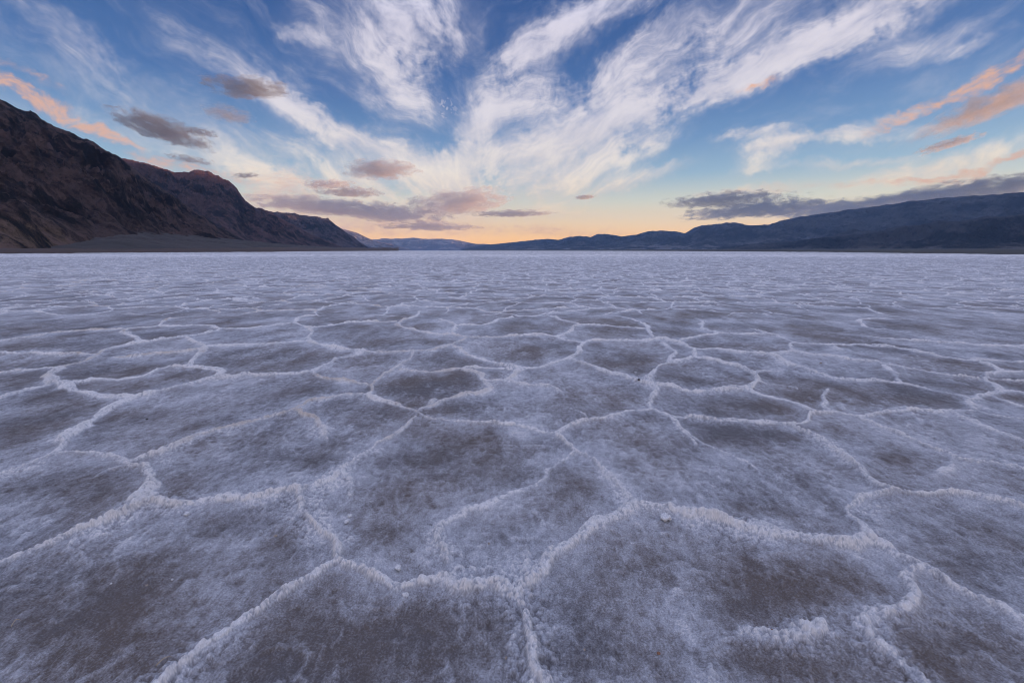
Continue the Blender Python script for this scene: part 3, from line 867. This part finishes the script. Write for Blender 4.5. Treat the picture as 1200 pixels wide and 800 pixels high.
    for nm, lab, lo, hi, inner, outer in (
            ('mud_shore', 'reddish brown mud shore between the salt and the left mountains', (.022, .010, .007), (.070, .031, .020),
             [(-100, 190), (-55, 200), (-48, 230), (-40, 290), (-28, 400), (-14, 1300)], [(-100, 700), (-55, 600), (-48, 640), (-40, 800), (-28, 1150), (-14, 2600)]),
            ('mud_shore', 'thin black mud shore under the blue range', (.012, .012, .014), (.035, .032, .034),
             [(-6, 2600), (10, 1400), (25, 560), (40, 260), (48, 190), (100, 170)], [(-6, 7800), (10, 6800), (25, 4700), (40, 3600), (48, 3000), (100, 2800)])):
        m, t, bs = new_mat(nm)
        pos = t.n('ShaderNodeTexCoord').outputs['Object']
        n = t.noise(t.mapping(pos, sc=(1, 1, 1)), scale=.04, detail=7, rough=.68)
        t.put(bs.inputs['Base Color'], t.mix(t.mapr(n, .38, .62), lo, hi))
        bs.inputs['Roughness'].default_value = .9
        shore(nm, lab, inner, outer, m, .06, 3.6 if inner[0][0] < -50 else 1.0)


hills()


# ------------------------------------------------------------------ air
def haze():
    me = bpy.data.meshes.new('haze')
    x0, x1, y0, y1, z0, z1 = -17200, 17200, -6000, 13600, -8, 1010
    V = [(x, y, z) for z in (z0, z1) for y in (y0, y1) for x in (x0, x1)]
    F = [(0, 2, 3, 1), (4, 5, 7, 6), (0, 1, 5, 4), (2, 6, 7, 3), (0, 4, 6, 2), (1, 3, 7, 5)]
    me.from_pydata(V, [], F)
    ob = bpy.data.objects.new('haze', me)
    COL.objects.link(ob)
    m = bpy.data.materials.new('haze_air')
    m.use_nodes = True
    t = NT(m.node_tree)
    m.node_tree.nodes.remove(m.node_tree.nodes['Principled BSDF'])
    v = t.n('ShaderNodeVolumePrincipled')
    v.inputs['Color'].default_value = (.36, .60, 1.0, 1)
    v.inputs['Density'].default_value = 3.9e-5
    v.inputs['Anisotropy'].default_value = 0.1
    m.node_tree.links.new(v.outputs[0], m.node_tree.nodes['Material Output'].inputs['Volume'])
    me.materials.append(m)
    tag(ob, 'thin blue evening air between the eye and the far ranges', 'haze', kind='stuff')


haze()


# ------------------------------------------------------------------ low clouds, each a body of its own
from mathutils import noise as mnoise, Vector
import bmesh


def cloud(px, py, a, b, rot, dist, label, group, dark=.5, tau=7.0, depth=1.3, seed=0, frill=1.0, tint=(1, .96, .95)):
    """a, b: half width and half height in photo pixels; dist: metres ahead."""
    k = dist / FPX
    c = Vector(((px - 600) * k, dist, CAMZ + (HZ - py) * k))
    sx, sz = a * k * 1.3, b * k * 1.55
    sy = sz * depth * 1.6
    bm = bmesh.new()
    bmesh.ops.create_icosphere(bm, subdivisions=5, radius=1.0)
    off = Vector((seed * 3.7, seed * 1.3, seed * 2.1))
    asp = min(sx / sz, 7.0)
    for v in bm.verts:
        p = v.co.copy()
        q = Vector((p.x * asp * .55, p.y * 1.3, p.z * 1.1)) + off
        f = mnoise.fractal(q * 1.1, 1.0, 2.1, 4) * .28 * frill
        v.co = p * (0.86 + f)
        if v.co.z < 0:
            v.co.z *= 0.75
    me = bpy.data.meshes.new('cloud')
    bm.to_mesh(me); bm.free()
    for p in me.polygons:
        p.use_smooth = True
    ob = bpy.data.objects.new('cloud', me)
    COL.objects.link(ob)
    ob.location = c
    ob.scale = (sx, sy, sz)
    ob.rotation_euler = (0, math.radians(-rot), -math.atan2(c.x, c.y))
    m = bpy.data.materials.new('cloud_vapour')
    m.use_nodes = True
    t = NT(m.node_tree)
    m.node_tree.nodes.remove(m.node_tree.nodes['Principled BSDF'])
    o = t.n('ShaderNodeTexCoord').outputs['Object']
    r = t.vmath('LENGTH', t.mapping(o, sc=(1, 1, 1)))
    n = t.noise(t.mapping(o, loc=tuple(off), sc=(asp * .66, 1.6, 1.5)), scale=1.7, detail=6, rough=.64, dist=.15)
    d = t.math('ADD', t.math('MULTIPLY', t.math('SUBTRACT', 0.80, r), 1.25), t.math('MULTIPLY', t.math('SUBTRACT', n, .5), 4.2 * frill))
    d = t.mapr(d, 0.0, .75, 0.0, tau / (2 * sy))
    v = t.n('ShaderNodeVolumePrincipled')
    v.inputs['Color'].default_value = tuple((dark * 1.12 if group == G2 else dark * .70 if group == G1 else dark) * x for x in tint) + (1,)  # dark, absorbing vapour colour stands in for the shade on these clouds
    v.inputs['Anisotropy'].default_value = .25
    m.node_tree.links.new(d, v.inputs['Density'])
    m.node_tree.links.new(v.outputs[0], m.node_tree.nodes['Material Output'].inputs['Volume'])
    m.cycles.volume_step_rate = 0.6
    me.materials.append(m)
    tag(ob, label, 'cloud', group)
    return ob


G1 = 'small dark clouds scattered over the left mountains'
G2 = 'flat cloud banks low over the far end of the valley'
G3 = 'dark clouds along the crest of the blue range'
CLOUDS = [
    (292, 104, 42, 11, 3, 9000, 'dark grey lens-shaped cloud, highest of the small clouds over the left mountains', G1, .42, 5, 1.3),
    (190, 153, 50, 12, -17, 9000, 'long slanting charcoal cloud just above the dark left slope', G1, .36, 7, 1.3),
    (234, 155, 18, 4, -4, 9500, 'short thin grey sliver beside the slanting charcoal cloud', G1, .40, 4, 1.5),
    (268, 135, 28, 8, -6, 9800, 'faint mauve shred under the grey lens-shaped cloud', G1, .55, 2.2, 1.5),
    (222, 187, 26, 4, -6, 11000, 'thin dark streak just above the reddish mountain crest', G1, .42, 3, 1.5),
    (288, 206, 14, 3, 6, 12000, 'tiny grey wisp beside the yellow glow over the reddish crest', G1, .42, 4, 1.5),
    (447, 199, 42, 10, 2, 12000, 'grey cloud with peach lower edge, alone below the pale band', G2, .52, 6, 1.4),
    (411, 225.5, 38, 5.5, 1, 14500, 'slim grey streak of cloud under the broken tan cloudlet', G2, .50, 6, 1.6),
    (384, 216, 28, 5, 4, 14800, 'small broken tan cloudlet above a slim grey streak', G2, .60, 5, 1.5),
    (365, 241, 68, 10, -3, 15500, 'long grey and orange cloud bank nearest the third mountain', G2, .50, 7, 1.5),
    (452, 250, 78, 10, -4, 16200, 'broad bluish grey bank in the middle of the low clouds', G2, .46, 8, 1.6),
    (538, 238, 56, 13, 5, 16000, 'puffy brown-grey cloud over the valley mouth', G2, .55, 7, 1.4),
    (600, 250.5, 50, 4, 1, 16800, 'long thin dark streak at the right end of the low clouds', G2, .42, 6, 1.8),
    (505, 265.5, 60, 4.5, 0, 17000, 'lowest thin grey streak just above the far mountains', G2, .46, 6, 1.8),
    (686, 231, 13, 2.6, 4, 16000, 'tiny grey dash alone between the low clouds and the blue range', G2, .42, 5, 1.8),
    (846, 234.5, 66, 8, 2, 15500, 'dark cloud with peach top, left tip of the row over the blue range', G3, .42, 7, 1.5),
    (888, 246, 84, 9, 3, 16000, 'slate blue cloud bank lying on the low part of the blue range', G3, .38, 9, 1.6),
    (985, 244.5, 72, 8, 4, 16300, 'dark ragged cloud touching the middle of the blue crest', G3, .36, 9, 1.6),
    (1070, 232, 48, 7, 3, 16500, 'small dark cloud between the ragged and the broad one on the crest', G3, .36, 8, 1.6),
    (1150, 222, 86, 11, 3, 16500, 'broad slate cloud over the highest part of the blue range', G3, .34, 9, 1.6),
    (1112, 169, 30, 5, 13, 12000, 'small orange and grey spindle cloud below the slanting deck at right', None, .46, 4, 1.5),
    (1168, 122, 70, 15, 20, 10500, 'slanting grey deck of cloud under the peach streak at the right edge', None, .40, 3.0, 1.2),
]
for i, (px, py, a, b, rot, dist, label, group, dark, tau, dep) in enumerate(CLOUDS):
    cloud(px, py, a, b, rot, dist, label, group, dark, tau, dep, seed=i + 1, tint=(.56, .70, .95) if group == G3 else (1, .96, .95))


# ------------------------------------------------------------------ loose bits lying on the salt
def simple_mat(name, a, b, scale, rough=.8):
    m, t, bs = new_mat(name)
    o = t.n('ShaderNodeTexCoord').outputs['Object']
    n = t.noise(o, scale=scale, detail=5, rough=.65)
    t.put(bs.inputs['Base Color'], t.mix(t.mapr(n, .35, .65), a, b))
    bs.inputs['Roughness'].default_value = rough
    bu = t.n('ShaderNodeBump'); bu.inputs['Strength'].default_value = .6; bu.inputs['Distance'].default_value = .002
    t.put(bu.inputs['Height'], n); t.put(bs.inputs['Normal'], bu.outputs[0])
    return m


M_SALT = simple_mat('salt_crystal', (.52, .51, .52), (.84, .81, .80), 220)
M_TAN = simple_mat('tan_stone', (.26, .20, .15), (.46, .38, .31), 160)
M_RUST = simple_mat('rust_stone', (.20, .085, .045), (.34, .17, .095), 160)
M_DARK = simple_mat('dark_stone_and_hollow', (.03, .022, .02), (.08, .06, .05), 160)
M_TWIG = simple_mat('dry_twig', (.34, .25, .16), (.52, .42, .30), 200)


def lump(name, px, py, wpx, mat, label, cat, group, seed, flat=.7, knobs=True):
    x, y = ground_xy(px, py)
    r = wpx * .42 * y / FPX
    bm = bmesh.new()
    bmesh.ops.create_icosphere(bm, subdivisions=5 if knobs else 4, radius=1.0)
    off = Vector((seed * 2.3, seed * 5.1, seed))
    rl = random.Random(seed)
    balls = []
    for _ in range(16):
        c = Vector((rl.uniform(-1, 1), rl.uniform(-1, 1), rl.uniform(-.2, 1))).normalized() * rl.uniform(.45, .75)
        balls.append((c, rl.uniform(.24, .42)))
    for v in bm.verts:
        p = v.co.copy()
        if knobs:
            f = .55
            for c, cr in balls:
                k = c.dot(p)
                q = k * k - c.length_squared + cr * cr
                if q > 0:
                    f = max(f, k + math.sqrt(q))
            f += .10 * mnoise.noise(p * 6 + off)
        else:
            f = .85 + .35 * mnoise.fractal(p * .9 + off, 1, 2, 3)
        v.co = Vector((p.x * f, p.y * f * .85, p.z * f * flat)) * r
    me = bpy.data.meshes.new(name)
    bm.to_mesh(me); bm.free()
    for p in me.polygons:
        p.use_smooth = True
    me.materials.append(mat)
    ob = bpy.data.objects.new(name, me)
    COL.objects.link(ob)
    ob.location = (x, y, ground_z(x, y) + r * flat * .22)
    ob.rotation_euler = (0, 0, seed * 1.7)
    tag(ob, label, cat, group)


GS = 'loose white lumps of salt on the pans'
SALT_BITS = [
    (475, 702, 11, 'knobbly salt lump just below the ridge in the lower middle'),
    (780, 610, 17, 'largest loose salt lump, tucked under the ridge right of the junction'),
    (219, 606, 9, 'small salt lump under the long ridge at left'),
    (407, 612, 9, 'lower of two salt knobs inside the pan left of centre'),
    (410, 606, 8, 'upper of two salt knobs inside the pan left of centre'),
    (582, 682, 15, 'round salt knob sitting on the ridge left of the bottom junction'),
    (467, 671, 12, 'salt knob sitting on top of the lower middle ridge'),
    (130, 685, 3.5, 'left one of two tiny white salt chips on the broad lower left pan'),
    (202, 680, 3.5, 'right one of two tiny white salt chips on the broad lower left pan'),
    (350, 625, 3, 'tiny white salt chip near the curved ridge left of centre'),
    (745, 436, 3.5, 'white salt bit standing alone on a pan right of centre'),
]
for i, (px, py, w, lab) in enumerate(SALT_BITS):
    lump('salt_lump', px, py, w, M_SALT, lab, 'salt lump', GS, i + 1, .75, w > 6)
GP = 'small stones scattered on the salt'
STONES = [
    (323, 630, 6, M_TAN, 'tan pebble on the dark pan left of the curved ridge'),
    (172, 687, 5, M_TAN, 'tan pebble on the broad pan at lower left'),
    (573, 638, 4, M_TAN, 'tan pebble on the small pan in the middle'),
    (772, 765, 6, M_RUST, 'orange-brown pebble on the pan at the bottom right of centre'),
    (593, 773, 5, M_TAN, 'pale brown pebble beside the ridge at the bottom edge'),
    (905, 742, 6, M_RUST, 'rust-red pebble on the low ridge at lower right'),
    (172, 491, 4, M_DARK, 'black pebble on the pan behind the left ridges'),
    (749, 449, 4.5, M_DARK, 'flat black lump standing in for the dark hollow under the ridge right of centre'),  # no stone: dark body added for the shade in a hollow
    (685, 762, 4, M_TAN, 'tan pebble on the rough pan at the bottom'),
    (962, 427, 4, M_TAN, 'tan pebble on a far pan at right'),
]
for i, (px, py, w, mt, lab) in enumerate(STONES):
    lump('pebble', px, py, w, mt, lab, 'pebble', GP, i + 21, .6, False)


def twig(px, py, L, ang, label, seed):
    x, y = ground_xy(px, py)
    bm = bmesh.new()
    rngl = random.Random(seed)
    rings = []
    n = 9
    for i in range(n):
        u = i / (n - 1)
        c = Vector(((u - .5) * L, math.sin(u * 4 + seed) * L * .10 + rngl.uniform(-1, 1) * L * .02, .006 + .010 * math.sin(u * 3.1)))
        rad = .0020 * (1 - .6 * u)
        ring = [bm.verts.new(c + Vector((0, math.cos(k * math.pi / 3) * rad, math.sin(k * math.pi / 3) * rad))) for k in range(6)]
        rings.append(ring)
    for a, b in zip(rings[:-1], rings[1:]):
        for k in range(6):
            bm.faces.new((a[k], a[(k + 1) % 6], b[(k + 1) % 6], b[k]))
    bm.faces.new(rings[0][::-1]); bm.faces.new(rings[-1])
    me = bpy.data.meshes.new('twig')
    bm.to_mesh(me); bm.free()
    for p in me.polygons:
        p.use_smooth = True
    me.materials.append(M_TWIG)
    ob = bpy.data.objects.new('twig', me)
    COL.objects.link(ob)
    ob.location = (x, y, ground_z(x, y) + .002)
    ob.rotation_euler = (0, 0, ang)
    tag(ob, label, 'twig', 'dry twigs on the lower left pan')


twig(192, 778, .034, .9, 'short dry twig on the dark pan near the bottom edge at left', 3)
twig(19, 735, .022, 1.1, 'short dry twig at the far left edge of the lower left pan', 5)
